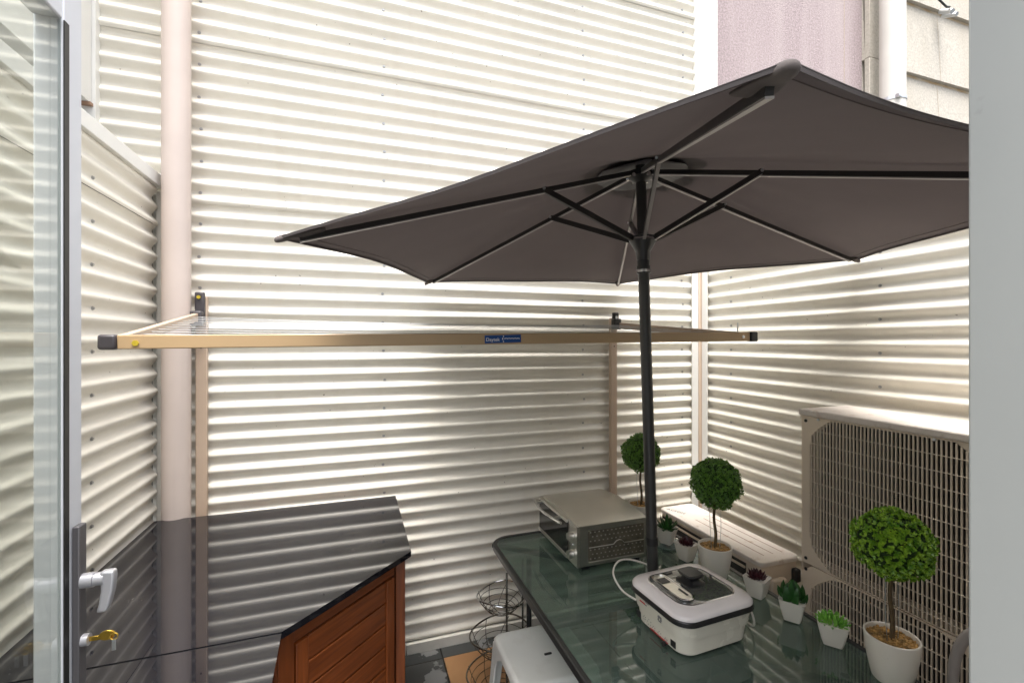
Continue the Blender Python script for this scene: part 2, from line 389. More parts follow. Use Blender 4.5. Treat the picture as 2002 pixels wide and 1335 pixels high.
for X in (-.71, .135, 1.333, 2.08):
    for k in range(-9, 17):
        z = ZV + .1524 * k
        if X == -.71 and z < .95: continue
        if X == .135 and z < .9 and False: continue
        if z > (3.5 if X < 0 else 4.0): continue
        if X > 1.3 and 2.0 < z < 2.5 and X < 2: continue
        pts.append((X + random.uniform(-.006, .006), 2.53 + AMP * .9, z + random.uniform(-.004, .004)))
screws(bw, pts, (0, -1))
MB().bx(-.87, .25, 2.505, 2.53, .0, .055).build('skirting', M_plinth, bw, bevel=.002)
MB().bx(.253, 2.2, 2.503, 2.53, .0, .055).build('skirting', M_plinth, bw, bevel=.002)
MB().bx(2.166, 2.335, 2.495, 2.56, 2.36, 4.25).build('edge_flashing', M_trim, bw, bevel=.002)
MB().bx(2.135, 2.185, 2.508, 2.514, .0, 2.36).build('corner_flashing', M_trim, bw)

lw = thing('side_fence', (-.87, 1.4, 0), 'cream corrugated fence on the left with a sloping-looking flat cap', 'fence')
corrugated((-.87, .30), (-.87, 2.478), .075, 2.392, (1, 0), 1.654, 2.214, lw, segs=30)
MB().bx(-.93, -.885, .3, 2.5, 0, 2.39).build('backing', M_dark, lw)
MB().bx(-.935, -.845, .3, 2.50, 2.392, 2.447).build('cap', M_trim, lw, bevel=.002)
MB().bx(-.868, -.838, 2.492, 2.512, .02, 2.375).build('corner_trim', M_plinth, lw)
screws(lw, [(-.87 - AMP * .9, 1.983 + random.uniform(-.004, .004), 1.654 + .1524 * k) for k in range(-5, 5)], (1, 0))
MB().bx(-.93, -.80, 2.496, 2.506, 2.395, 2.46).build('end_flashing', M_trim, lw)

rw = thing('side_fence', (2.23, 1.4, 0), 'cream corrugated fence on the right behind the air conditioners', 'fence')
corrugated((2.23, 2.49), (2.23, .30), .06, 2.36, (-1, 0), 1.79, 1.583, rw, segs=40)
MB().bx(2.245, 2.29, .3, 2.5, 0, 2.36).build('backing', M_trim, rw)
MB().bx(2.205, 2.30, .3, 2.505, 2.36, 2.40).build('cap', M_trim, rw, bevel=.002)
MB().bx(2.186, 2.218, 2.500, 2.530, 0, 2.36).build('corner_post', M_beigetrim, rw, bevel=.004)
MB().bx(2.206, 2.212, 2.45, 2.498, 0, 2.36).build('corner_flashing', M_trim, rw)
screws(rw, [(2.23 + AMP * .9, Y, 1.79 + .1524 * k) for Y in (2.279, 1.412) for k in range(-5, 4)], (-1, 0))

# upper building on the far left
ub = thing('upper_wall', (-1.35, 2.1, 2.7), 'pale upper wall of the house rising over the left fence', 'wall')
MB().bx(-1.7, -1.105, 1.45, 2.488, 2.734, 5.0).build('wall_panel', M_trim, ub, bevel=.002)
MB().bx(-1.45, -1.092, 2.492, 2.53, 2.2, 5.0).build('corner_board', M_trim, ub)
MB().bx(-1.15, -1.10, 2.470, 2.492, 2.722, 2.735).build('timber_end', M_groove, ub)

# neighbouring building on the right
nb = thing('neighbour_building', (3.9, 2.7, 0), 'neighbouring building with pink stucco and cream boards above the umbrella', 'building')
MB().bx(2.337, 3.905, 2.60, 3.0, 0, 5.4).build('stucco_wall', M_stucco, nb)
bm_ = MB()
for k in range(9):
    z = -.36 + k * .62; y0 = 2.575
    bm_.add([(3.9055, y0, z), (7.5, y0, z), (7.5, y0 + .03, z + .62), (3.9055, y0 + .03, z + .62), (3.9055, 2.9, z), (7.5, 2.9, z), (7.5, 2.9, z + .62), (3.9055, 2.9, z + .62)],
            [(0, 1, 2, 3), (4, 7, 6, 5), (0, 3, 7, 4), (1, 5, 6, 2), (0, 4, 5, 1), (3, 2, 6, 7)])
bm_.build('board_cladding', M_board, nb)
cb = MB()
for k in range(9): cb.box((3.965, 2.56, -.05 + k * .62), (.12, .04, .617))
cb.build('corner_boards', M_board, nb, bevel=.004)
MB().bx(3.70, 3.704, 2.5985, 2.601, 0, 6).build('vertical_joint', M_stain, nb)
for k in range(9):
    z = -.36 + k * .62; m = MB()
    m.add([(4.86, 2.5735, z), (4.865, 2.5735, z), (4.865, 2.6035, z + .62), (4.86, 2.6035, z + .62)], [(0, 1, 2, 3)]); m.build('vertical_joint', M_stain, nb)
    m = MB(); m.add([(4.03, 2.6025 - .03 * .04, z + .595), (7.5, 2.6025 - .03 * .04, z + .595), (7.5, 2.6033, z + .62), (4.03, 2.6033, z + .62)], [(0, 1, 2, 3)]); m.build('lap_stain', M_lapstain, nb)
dp = thing('downpipe', (3.98, 2.42, 0), 'white round downpipe with a metal clamp on the neighbouring building', 'pipe')
MB().cyl((3.98, 2.42, 0), (3.98, 2.42, 5.4), .083, n=32).build('pipe', M_whitepipe, dp, smooth=True)
MB().lathe((3.98, 2.42, 3.56), [(.084, 0), (.0875, .002), (.0875, .026), (.084, .028)], 40, False, False).build('clamp', M_galv, dp, smooth=True)
MB().box((3.925, 2.345, 3.573), (.03, .03, .03)).build('clamp_bolt', M_galv, dp, bevel=.003)
wb = thing('cable_bracket', (4.730, 2.500, 4.540), 'small metal bracket with a looped dark cable at the top right', 'bracket')
MB().cyl((4.830, 2.560, 4.570), (4.800, 2.460, 4.500), .02, n=10).cyl((4.860, 2.560, 4.540), (4.860, 2.460, 4.490), .018, n=10).build('bracket', M_galv, wb, smooth=True)
MB().tube([(4.560, 2.540, 4.760), (4.600, 2.500, 4.640), (4.680, 2.480, 4.570), (4.760, 2.480, 4.540), (4.800, 2.480, 4.550)], .008, 8).build('cable', M_rubber, wb, smooth=True)

# round pipe in the left corner
pp = thing('drain_pipe', (-.775, 2.44, 0), 'thick pinkish beige round pipe standing in the left rear corner', 'pipe')
MB().cyl((-.775, 2.442, 0), (-.775, 2.442, 5), .0555, n=36).build('pipe', M_pinkpipe, pp, smooth=True)

# house wall around the doorway the camera looks through
hw = thing('house_wall', (0, .24, 0), 'grey house wall and door frame at the right edge', 'wall')
MB().bx(.64, 2.29, .18, .297, 0, 2.45).build('wall_panel', M_house, hw)
MB().bx(.61, .638, .17, .30, 0, 2.36).build('door_jamb', M_jamb, hw, bevel=.003)
MB().bx(-1.7, -.56, .18, .297, 0, 2.45).build('wall_panel', M_house, hw)
MB().bx(-.557, -.53, .17, .30, 0, 2.36).build('door_jamb', M_jamb, hw, bevel=.003)
MB().bx(-.557, .638, .18, .297, 2.362, 2.45).build('lintel', M_house, hw)

# ---------------------------------------------------------------- glass door
X0 = -.485
dr = thing('glass_door', (X0 - .02, .7, 0), 'open white framed glass door at the left edge', 'door')
MB().bx(X0 - .042, X0, 1.004, 1.061, .06, 2.33).build('stile', M_alu, dr, bevel=.003)
MB().bx(X0 - .042, X0, .305, .37, .06, 2.33).build('stile', M_alu, dr, bevel=.003)
MB().bx(X0 - .042, X0, .372, 1.002, .06, .16).build('rail', M_alu, dr, bevel=.003)
MB().bx(X0 - .042, X0, .372, 1.002, 2.25, 2.33).build('rail', M_alu, dr, bevel=.003)
MB().bx(X0 + .0003, X0 + .002, 1.003, 1.017, .16, 2.25).build('gasket', M_rubber, dr)
MB().bx(X0 - .009, X0 - .003, .372, 1.003, .16, 2.25).build('glass_pane', M_glass, dr)
pl = MB().bx(X0 + .001, X0 + .012, 1.026, 1.050, 1.05, 1.357).build('handle_plate', M_alu_dark, dr, bevel=.002)
hz = 1.255; hy = 1.036
MB().cyl((X0 + .012, hy, hz), (X0 + .03, hy, hz), .013, n=20).cyl((X0 + .0305, hy, hz), (X0 + .046, hy, hz), .0115, n=20).build('spindle', M_silver, pl, smooth=True)
m = MB()
m.loft([[Vector((X0 + x, y, z)) for x, y in ((a0, hy - .0085), (a1, hy - .0085), (a1, hy + .0085), (a0, hy + .0085))] for a0, a1, z in
        ((.040, .061, hz + .014), (.041, .062, hz + .002), (.041, .060, hz - .022), (.038, .055, hz - .045), (.034, .050, hz - .060))])
m.build('lever', M_silver, pl, bevel=.004, seg=3)
MB().cyl((X0 + .012, hy, 1.147), (X0 + .022, hy, 1.147), .0105, n=16).build('lock_cylinder', M_silver, pl, smooth=True)
ky = thing('key', (X0 + .025, hy, 1.14), 'brass key in the lock of the glass door', 'key')
MB().box((X0 + .030, hy, 1.147), (.016, .003, .008)).loft([[Vector((X0 + .048 + .013 * math.cos(t * math.pi / 8), hy - e, 1.149 + .009 * math.sin(t * math.pi / 8))) for t in range(16)] for e in (.0016, -.0016)]).build('key_bow', M_brass, ky, bevel=.0005)
MB().tube([(X0 + .060 + .006 * math.cos(t * math.pi / 6), hy - .004, 1.147 + .006 * math.sin(t * math.pi / 6)) for t in range(12)], .0012, 6, closed=True).build('key_ring', M_brass, ky, smooth=True)
MB().box((X0 + .060, hy - .004, 1.131), (.006, .002, .020)).build('spare_key', M_galv, ky, bevel=.0005)

# ---------------------------------------------------------------- drying rack
FL, FR = Vector((-.656, 1.62, 1.688)), Vector((1.690, 1.62, 1.712))
BL, BR = Vector((-.700, 2.47, 1.805)), Vector((1.525, 2.47, 1.79))
rk = thing('drying_rack', (.4, 2.5, 0), 'wall mounted fold-down champagne clothes drying rack spanning the back wall', 'clothes rack')
mid = (FL + FR) / 2 - Vector((0, 0, .006))
MB().bar(FL, FR, .022, .041).build('front_bar', M_beige, rk, bevel=.003)
for a, b in ((BL, FL), (BR, FR)):
    MB().bar(a, b + (a - b).normalized() * .02, .022, .036).build('side_arm', M_rail, rk, bevel=.003)
MB().box(FL + Vector((-.022, -.002, 0)), (.044, .034, .044)).build('end_cap', M_grypl, rk, bevel=.008, seg=3)
MB().box(FR + Vector((.022, -.002, 0)), (.04, .032, .045)).build('end_cap', M_blackpl, rk, bevel=.006, seg=3)
MB().cyl(FL + Vector((.045, -.009, -.003)), FL + Vector((.045, -.015, -.003)), .009, n=6).build('bolt', M_yellow, rk)
MB().cyl(FR + Vector((-.04, -.009, -.001)), FR + Vector((-.04, -.015, -.001)), .007, n=8).build('bolt', M_galv, rk)
for i in range(11):
    t = .07 + i * .083
    a = BL.lerp(FL, t) + Vector((0, 0, .004)); b = BR.lerp(FR, t) + Vector((0, 0, .004))
    sag = .006 + .008 * random.random()
    MB().tube([a.lerp(b, u / 8) - Vector((0, 0, sag * 4 * (u / 8) * (1 - u / 8))) for u in range(9)], .0016, 6).build('line', M_line, rk, smooth=True)
for X in (-.692, 1.522):
    w_ = .045 if X < 0 else .042
    MB().bx(X - w_ / 2, X + w_ / 2, 2.488, 2.515, .28 if X < 0 else .62, 1.90 if X < 0 else 1.835).build('wall_rail', M_rail, rk, bevel=.002)
    h = MB(); h.bx(X - .02, X + .02, 2.462, 2.487, 1.78, 1.92 if X < 0 else 1.87); h.bx(X - .032, X + .018, 2.43, 2.475, 1.765, 1.83)
    h.build('hinge_bracket', M_grypl if X < 0 else M_blackpl, rk, bevel=.008, seg=3)
    MB().cyl((X - .002, 2.463, 1.895 if X < 0 else 1.84), (X - .002, 2.456, 1.895 if X < 0 else 1.84), .008, n=8).build('bolt', M_yellow if X < 0 else M_galv, rk)
    MB().cyl((X, 2.4885, 1.66), (X, 2.486, 1.66), .004, n=8).build('rivet', M_rubber, rk)
MB().cyl((1.63, 1.62, 1.732), (1.63, 1.62, 1.775), .003, n=8).build('pin', M_galv, rk)
sx = lambda t: FL.lerp(FR, t)
ls = MB(); c0 = sx(.468); c1 = sx(.528); a_ = (c1 - c0); up = Vector((0, 0, 1))
y_ = Vector((0, -.0125, 0)); ls.bar(c0 + y_ + Vector((0, 0, -.002)), c1 + y_ + Vector((0, 0, .001)), .001, .029)
lb = ls.build('label', M_blue, rk)
cm = sx(.481) + Vector((0, -.0135, -.003)); text('Daytek', 'lettering', M_white, lb, cm, a_, up, .018, width=.052)
tm = MB()
for i in range(16):
    p = sx(.500 + i * .00165) + Vector((0, -.0135, .0005 + .0008 * (i % 3))); tm.box(p, (.0026, .0008, .0028 + .001 * (i % 2)))
p = sx(.4985); tm.box(p + Vector((0, -.0135, .009)), (.003, .0008, .005)); tm.box(p + Vector((0, -.0135, -.010)), (.003, .0008, .005)); tm.box(p + Vector((-.003, -.0135, 0)), (.003, .0008, .007))
tm.build('small_print', M_white, lb)

# ---------------------------------------------------------------- umbrella
HUB = Vector((.979, 1.421, 2.345)); BASE = Vector((1.067, 1.464, 0.02)); TT = Vector((1.067, 1.464, .72))
AX = (Vector((.9806, 1.4222, 2.30)) - TT).normalized()
pol = lambda z: TT + AX * ((z - .72) / AX.z)
TIPS = [Vector(p) for p in ((-.203, 1.375, 1.973), (.351, 2.435, 2.005), (1.546, 2.485, 2.053), (2.187, 1.474, 2.069), (1.632, .414, 2.036), (.438, .364, 1.989))]
um = thing('patio_umbrella', (1.067, 1.464, 0), 'open dark taupe hexagonal patio umbrella standing through the glass table', 'umbrella')
MB().cyl(pol(.02), pol(1.955), .0205, n=28).build('lower_pole', M_pole, um, smooth=True)
MB().cyl(pol(1.93), pol(2.33), .0185, n=28).build('upper_pole', M_rib, um, smooth=True)
MB().cyl(pol(1.94), pol(1.968), .0255, n=28).cyl(pol(1.968), pol(2.03), .0225, .024, n=28).build('tilt_joint', M_blackpl, um, smooth=True)
MB().cyl(pol(1.945), pol(1.955), .0263, n=28).build('collar_ring', M_chrome, um, smooth=True)
MB().cyl(pol(.925), pol(.955), .0225, n=24).build('pole_collar', M_blackpl, um, smooth=True)
MB().lathe((1.067, 1.464, .0), [(.22, .0), (.22, .03), (.20, .045), (.04, .06), (.03, .30)], 40).build('base', M_grypl, um, smooth=True)
r0 = pol(2.045); m = MB(); r_ = []
for rr, zz in ((.024, 1.99), (.027, 2.02), (.047, 2.055), (.050, 2.062), (.050, 2.072), (.03, 2.078)): r_.append((rr, zz))
loops = [[pol(z) + Vector((r * math.cos(k * math.pi / 16), r * math.sin(k * math.pi / 16), 0)) for k in range(32)] for r, z in r_]
m.loft(loops); m.build('runner', M_blackpl, um, smooth=True)
loops = [[pol(2.062) + Vector((.0512 * math.cos(k * math.pi / 16), .0512 * math.sin(k * math.pi / 16), z)) for k in range(32)] for z in (-.002, .003)]
MB().loft(loops, False, False).build('runner_ring', M_chrome, um, smooth=True)
hp = pol(2.30); loops = [[hp + Vector((r * math.cos(k * math.pi / 16), r * math.sin(k * math.pi / 16), z)) for k in range(32)] for r, z in ((.02, -.03), (.046, -.012), (.046, .006), (.02, .012))]
MB().loft(loops).build('top_hub', M_blackpl, um, smooth=True)
for k in range(6):
    m = MB(); a = k * math.pi / 3 + .5; m.cyl(hp + Vector((.044 * math.cos(a), .044 * math.sin(a), -.012)), hp + Vector((.052 * math.cos(a), .052 * math.sin(a), -.014)), .007, n=8)
    m.build('hub_pin', M_chrome, um, smooth=True)
# canopy: six panels, hem curved inward between the tips
def canpt(i, t, r):
    P, Q = TIPS[i], TIPS[(i + 1) % 6]; e = P.lerp(Q, t); s_ = 4 * t * (1 - t)
    v = HUB.lerp(e, r * (1 - (.062 if i in (4, 5) else .030) * s_ * r * r))
    return v + Vector((0, 0, .012 * s_ * math.sin(math.pi * min(1, r)) + (.004 * math.sin(i * 3 + t * 7 + r * 5) + .003 * math.sin(t * 23 + i * 2) * r * (1 - r) * 2 + .0015 * math.sin(r * 19 + i)) * s_))
m = MB(); NR, NT = 24, 20
for i in range(6):
    rows = []
    for a in range(NR + 1):
        r = .0 + a / NR
        rows.append([canpt(i, k / NT, max(r, .001)) for k in range(NT + 1)])
    w_ = NT + 1
    m.add([v for q in rows for v in q], [(a * w_ + k, a * w_ + k + 1, (a + 1) * w_ + k + 1, (a + 1) * w_ + k) for a in range(NR) for k in range(NT)])
cn = m.build('canopy', M_fabric, um, smooth=True, angle=60)
bm = bmesh.new(); bm.from_mesh(cn.data); bmesh.ops.remove_doubles(bm, verts=bm.verts, dist=.0005); bm.to_mesh(cn.data); bm.free()
sd = cn.modifiers.new('solid', 'SOLIDIFY'); sd.thickness = .0016; sd.offset = 1
hm = MB()
for i in range(6):
    lo = []
    for dz, dr_ in ((.000, .997), (-.004, .9965), (-.005, .999), (.0015, 1.0)):
        row = []
        for k in range(NT * 2 + 1):
            v = canpt(i, k / NT / 2, 1.0); h_ = Vector((HUB.x, HUB.y, v.z)); row.append(h_.lerp(v, dr_) + Vector((0, 0, dz)))
        lo.append(row)
    w_ = NT * 2 + 1
    hm.add([v for q in lo for v in q], [(a * w_ + k, a * w_ + k + 1, ((a + 1) % 4) * w_ + k + 1, ((a + 1) % 4) * w_ + k) for a in range(4) for k in range(NT * 2)])
hm.build('hem', M_fabric, cn, smooth=True, angle=50)
for i in range(6):
    MB().tube([canpt(i, k / 24, .968) - Vector((0, 0, .0012)) for k in range(25)], .0009, 4).build('hem_stitching', M_pocket, cn)
vp = MB(); vt = HUB + Vector((0, 0, .05)); ring = [HUB.lerp(t, .2) + Vector((0, 0, .018)) for t in TIPS]
vp.add([vt] + ring, [(0, 1 + k, 1 + (k + 1) % 6) for k in range(6)])
v_ = vp.build('vent_cap', M_fabric, cn); sd = v_.modifiers.new('solid', 'SOLIDIFY'); sd.thickness = .0016
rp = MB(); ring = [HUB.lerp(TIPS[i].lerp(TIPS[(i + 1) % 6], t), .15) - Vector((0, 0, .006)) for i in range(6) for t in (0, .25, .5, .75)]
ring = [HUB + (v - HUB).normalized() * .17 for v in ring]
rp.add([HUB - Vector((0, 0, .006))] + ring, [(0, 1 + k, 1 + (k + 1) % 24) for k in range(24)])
q_ = rp.build('vent_shadow_disc', M_grypl, cn, smooth=True); sd = q_.modifiers.new('solid', 'SOLIDIFY'); sd.thickness = .001  # dark disc added under the hub, stands in for the vent's shadow
for i, T in enumerate(TIPS):
    din = (T - HUB).normalized(); dn = Vector((0, 0, -.017))
    a = hp + Vector((din.x, din.y, 0)).normalized() * .045 - Vector((0, 0, .002)); b = HUB.lerp(T, .955) + dn
    rb = MB().bar(a, b, .011, .016).build('rib', M_rib, um, bevel=.001)
    MB().bar(a - Vector((0, 0, .0095)), b - Vector((0, 0, .0095)), .0105, .003).build('rib_edge', M_ribedge, rb)
    j = HUB.lerp(T, .33) + dn + Vector((0, 0, -.006)); s0 = pol(2.066) + Vector((din.x, din.y, 0)).normalized() * .044
    stt = MB().bar(s0, j, .012, .018).build('strut', M_rib, um, bevel=.001)
    MB().bar(s0 + Vector((0, 0, -.0105)), j + Vector((0, 0, -.0105)), .0115, .0025).build('strut_edge', M_ribedge if i in (3, 4, 5) else M_pole, stt)
    sdv = din.cross(Vector((0, 0, 1))).normalized()
    MB().cyl(j - sdv * .011, j + sdv * .011, .0045, n=8).build('rivet', M_galv, stt, smooth=True)
    # fabric pocket gathered over the rib tip
    k_ = MB(); ln = .14 if i in (0, 5) else .05; lo = []
    for q in range(6):
        t = q / 5; c = T + din * (.012 - ln * t); sp = .010 + .028 * t * (1 if i in (0, 5) else .5) ; th = .011 + .004 * math.sin(q * 2.4 + i)
        lo.append([c + sdv * (sp * x) + Vector((0, 0, th * z - .006)) for x, z in ((-1, -.4), (-.4, -.9), (.5, -.7), (1, -.2), (.6, .75), (-.1, .95), (-.8, .6))])
    k_.loft(lo); kk = k_.build('tip_pocket', M_pocket, cn, smooth=True, angle=180); sb = kk.modifiers.new('sub', 'SUBSURF'); sb.levels = 2; sb.render_levels = 2

# ---------------------------------------------------------------- table
TZ = .72
tb = thing('patio_table', (1.067, 1.464, 0), 'black framed patio table with a green tinted glass top', 'table')
def ring(cx, cy, hx, hy, r, w_, z0, z1, n=10):
    o = rrect(cx, cy, hx, hy, r, z1, n); i = rrect(cx, cy, hx - w_, hy - w_, max(.01, r - w_), z1, n)
    o2 = [v + Vector((0, 0, z0 - z1)) for v in o]; i2 = [v + Vector((0, 0, z0 - z1)) for v in i]
    N = len(o); m = MB(); vs = o + i + i2 + o2
    m.add(vs, [((a % 4) * N + k, (a % 4) * N + (k + 1) % N, ((a + 1) % 4) * N + (k + 1) % N, ((a + 1) % 4) * N + k) for a in range(4) for k in range(N)])
    return m
ring(1.067, 1.464, .455, .70, .10, .022, TZ - .026, TZ + .003).build('rim', M_frameblk, tb, smooth=True, bevel=.004)
MB().loft([rrect(1.067, 1.464, .436, .681, .085, z) for z in (TZ - .007, TZ)]).build('tabletop', M_tglass, tb)
for (x, y) in ((.75, .97), (.75, 1.96), (1.385, .97), (1.385, 1.96)):
    MB().tube([(x, y, .0), (x, y, TZ - .03)], .012, 12).build('leg', M_frameblk, tb, smooth=True)
MB().bx(.635, 1.50, 1.446, 1.482, TZ - .03, TZ - .012).build('crossbar', M_frameblk, tb, bevel=.003)
for (x, y) in ((.63, .79), (.63, 2.14), (1.505, .79), (1.505, 2.14)):
    MB().bar((x, y, TZ - .025), (1.067 + (x - 1.067) * .12, 1.464 + (y - 1.464) * .5, TZ - .025), .022, .018).build('brace', M_frameblk, tb, bevel=.002)

# ---------------------------------------------------------------- pizza oven on the table
ov = thing('countertop_oven', (1.05, 1.87, TZ), 'low stainless steel oven with a curved bar handle on the rear of the glass table', 'oven')
ox0, ox1, oy0, oy1 = .872, 1.210, 1.716, 2.128; oz0, oz1 = TZ + .022, TZ + .190
m = MB(); n = 14; lo = []
def arch(x):   # the roof bulges along Y
    r = []
    for k in range(n + 1):
        t = k / n; y = oy0 + (oy1 - oy0) * t; r.append((y, oz1 + .020 * math.sin(math.pi * t) ** .8))
    return r
ov_body = []
for x in (ox0 + .014, ox1):
    a = arch(x); ov_body.append([Vector((x, oy0, oz0)), *[Vector((x, y, z)) for y, z in a], Vector((x, oy1, oz0))])
MB().loft(ov_body).build('body', M_oven, ov, smooth=True, angle=30)
m = MB(); lo = []
for dz in (.0015, .004):
    lo.append(None)
a = arch(0)
vs = [Vector((ox0 + .010 + (ox1 - ox0 - .006) * u, y, z + .003)) for u in (0, 1) for y, z in a]
vs2 = [v - Vector((0, 0, .0025)) for v in vs]; N = n + 1
m.add(vs + vs2, [(k, k + 1, N + k + 1, N + k) for k in range(n)] + [(2 * N + k, 3 * N + k, 3 * N + k + 1, 2 * N + k + 1) for k in range(n)] +
      [(k, 2 * N + k, 2 * N + k + 1, k + 1) for k in range(n)] + [(N + k, N + k + 1, 3 * N + k + 1, 3 * N + k) for k in range(n)] + [(0, N, 3 * N, 2 * N), (n, 2 * N + n, 3 * N + n, N + n)])
m.build('top_plate', M_oventop, ov, smooth=True, angle=30)
# front frame
fm = [[Vector((x, oy0 - .001, oz0)), *[Vector((x, y, z + .001)) for y, z in a], Vector((x, oy1 + .001, oz0))] for x in (ox0, ox0 + .013)]
MB().loft(fm).build('front_fascia', M_steel, ov, smooth=True, angle=30)
dy0, dy1 = oy0 + .085, oy1 - .012
dg = MB().bx(ox0 - .006, ox0 - .001, dy0, dy1, oz0 + .022, oz1 - .008).build('door', M_ovenglass, ov)
MB().bx(ox0 - .010, ox0 - .001, dy0 - .002, dy1 + .002, oz1 - .0075, oz1 + .004).bx(ox0 - .010, ox0 - .001, dy0 - .002, dy1 + .002, oz0 + .006, oz0 + .0215).build('door_frame', M_steel, dg, bevel=.001)
pts_ = [(ox0 - .030 - .022 * math.sin(math.pi * t / 12), dy0 + .01 + (dy1 - dy0 - .0) * t / 12, oz1 - .012) for t in range(13)]
hd = MB().tube(pts_, .0065, 10).build('handle', M_chrome, dg, smooth=True)
for t in (2, 10):
    MB().bar((ox0 - .006, pts_[t][1], oz1 - .006), pts_[t], .010, .010).build('handle_bracket', M_steel, hd)
for z in (oz0 + .118, oz0 + .042):
    MB().cyl((ox0 - .001, oy0 + .043, z), (ox0 - .022, oy0 + .043, z), .0175, .016, 24).build('knob', M_steel, ov, smooth=True)
MB().cyl((ox0 - .001, oy0 + .043, oz0 + .082), (ox0 - .004, oy0 + .043, oz0 + .082), .006, n=16).build('indicator', M_chrome, ov, smooth=True)
sd_ = MB().bx(ox0 + .052, ox1 - .012, oy0 - .002, oy0 - .0005, oz0 + .020, oz1 - .020).build('side_panel', M_alu_dark, ov)
sd_.data.materials[0] = mat('side panel steel', (.22, .195, .15), .4, metal=.7, var=.3, vscale=30)
m = MB()
for rz_ in range(7):
    for k in range(13):
        if rz_ == 3: continue
        x = ox0 + .062 + k * .0205 + (rz_ % 2) * .010; m.box((x, oy0 - .0026, oz0 + .030 + rz_ * .0185), (.006, .0014, .0042))
m.build('vent_slots', M_slot, sd_)
zc = oz0 + .078; xm = ox0 + .20
MB().tube([(ox0 + .054, oy0 - .004, zc), (xm - .028, oy0 - .004, zc), (xm - .014, oy0 - .004, zc + .012), (xm, oy0 - .004, zc + .016), (xm + .014, oy0 - .004, zc + .012), (xm + .026, oy0 - .004, zc), (ox1 - .014, oy0 - .004, zc)], .0022, 6).build('side_ridge', M_steel, ov, smooth=True)
MB().tube([(ox0 + .054, oy0 - .003, oz0 + .016), (ox1 - .014, oy0 - .003, oz0 + .016)], .002, 6).build('side_ridge', M_steel, ov, smooth=True)
for x in (ox0 + .05, ox1 - .04):
    for y in (oy0 + .03, oy1 - .03):
        MB().box((x, y, TZ + .0115), (.04, .032, .021)).build('foot', M_blackpl, ov, bevel=.003)

# ---------------------------------------------------------------- multi cooker
cx, cy, rz = 1.066, 1.262, R(3)
ck = thing('multi_cooker', (cx, cy, TZ), 'white electric multi cooker with a black lid knob at the front of the glass table', 'cooker')
def cl(hx, hy, r, z): return rrect(cx, cy, hx, hy, r, TZ + z, 8, rz)
MB().loft([cl(.128, .112, .045, .004), cl(.136, .120, .05, .012), cl(.142, .125, .05, .060), cl(.146, .129, .05, .063), cl(.155, .137, .055, .106)]).build('body', M_cook, ck, smooth=True, angle=28)
MB().loft([cl(.156, .138, .055, .1065), cl(.161, .143, .058, .110), cl(.161, .143, .058, .122), cl(.158, .140, .056, .1265)]).build('black_band', M_blackpl, ck, smooth=True)
ld = MB().loft([cl(.159, .141, .056, .127), cl(.159, .141, .056, .133), cl(.152, .134, .053, .141), cl(.122, .104, .05, .149), cl(.118, .100, .05, .149)], cap1=False).build('lid', M_lid, ck, smooth=True, angle=50)
M_lidglass = thinglass('lid glass', (.30, .31, .29), (.20, .205, .19), .5, 2.6, .02)
MB().loft([cl(.118, .100, .05, .1475), cl(.118, .100, .05, .1490), cl(.08, .07, .04, .1525)]).build('lid_window', M_lidglass, ld, smooth=True)
MB().loft([[v for v in rrect(cx, cy, .1195, .1015, .051, TZ + z, 8, rz)] for z in (.1495,)] + [[v for v in rrect(cx, cy, .1165, .0985, .05, TZ + .1512, 8, rz)]], cap0=False, cap1=False).build('lid_rim', M_chrome, ld, smooth=True)
def loc(x, y, z): return (cx + x * math.cos(rz) - y * math.sin(rz), cy + x * math.sin(rz) + y * math.cos(rz), TZ + z)
hdl = [rrect(0, 0, .020, .072, .019, 0, 6)]
def place_loop(L, ox, oy, z): return [Vector(loc(v.x + ox, v.y + oy, z)) for v in L]
o1 = rrect(0, 0, .030, .086, .029, 0, 6); o2 = rrect(0, 0, .025, .080, .024, 0, 6)
MB().loft([place_loop(o1, -.075, .002, .1515), place_loop(o1, -.075, .002, .157), place_loop(o2, -.075, .002, .158), place_loop(o2, -.075, .002, .153)], cap0=False, cap1=False).build('recess_ring', M_chrome, ld, smooth=True, angle=40)
MB().loft([place_loop(o2, -.075, .002, .1532), place_loop(o2, -.075, .002, .1545)]).build('recess_plate', M_steel, ld)
MB().box(loc(-.075, .045, .1556), (.034, .030, .002), rz).build('recess_slot', M_blackpl, ld)
MB().box(loc(-.062, -.035, .1556), (.006, .040, .002), rz).build('recess_slot', M_blackpl, ld)
MB().loft([cl2 for cl2 in [[Vector(loc(.012 + v.x, .012 + v.y, z)) for v in rrect(0, 0, s, s, s * .45, 0, 5)] for s, z in ((.038, .1525), (.038, .156), (.026, .160), (.018, .170), (.030, .174), (.034, .182), (.031, .186))]]).build('knob', M_blackpl, ld, smooth=True, angle=40)
MB().box(loc(-.02, .083, .1535), (.03, .012, .003), rz).build('steam_vent', M_blackpl, ld, bevel=.001)
pan = MB()
for y, z, s in ((-.020, .030, .007), (.008, .031, .006), (.030, .038, .009), (.055, .040, .006), (-.05, .028, .006)):
    for k in range(5):
        a = k * 1.3; pan.box(loc(-.1455, y + s * math.cos(a), z + s * math.sin(a)), (.0012, .003, .0018), rz)
pan.build('control_marks', M_grey, ck)
for dy, dz, sy, sz in ((0, 0, .016, .006), (-.006, -.007, .006, .004), (.006, -.009, .004, .005), (-.002, -.013, .012, .002), (.062, .012, .022, .003), (.070, .002, .012, .002)):
    MB().box(loc(-.1535, -.030 + dy, .090 + dz), (.002, sy, sz), rz).build('emblem', M_grey, ck)
MB().box(loc(-.1545, .035 + .02, .094), (.002, .026, .0035), rz).build('red_print', M_red, ck)
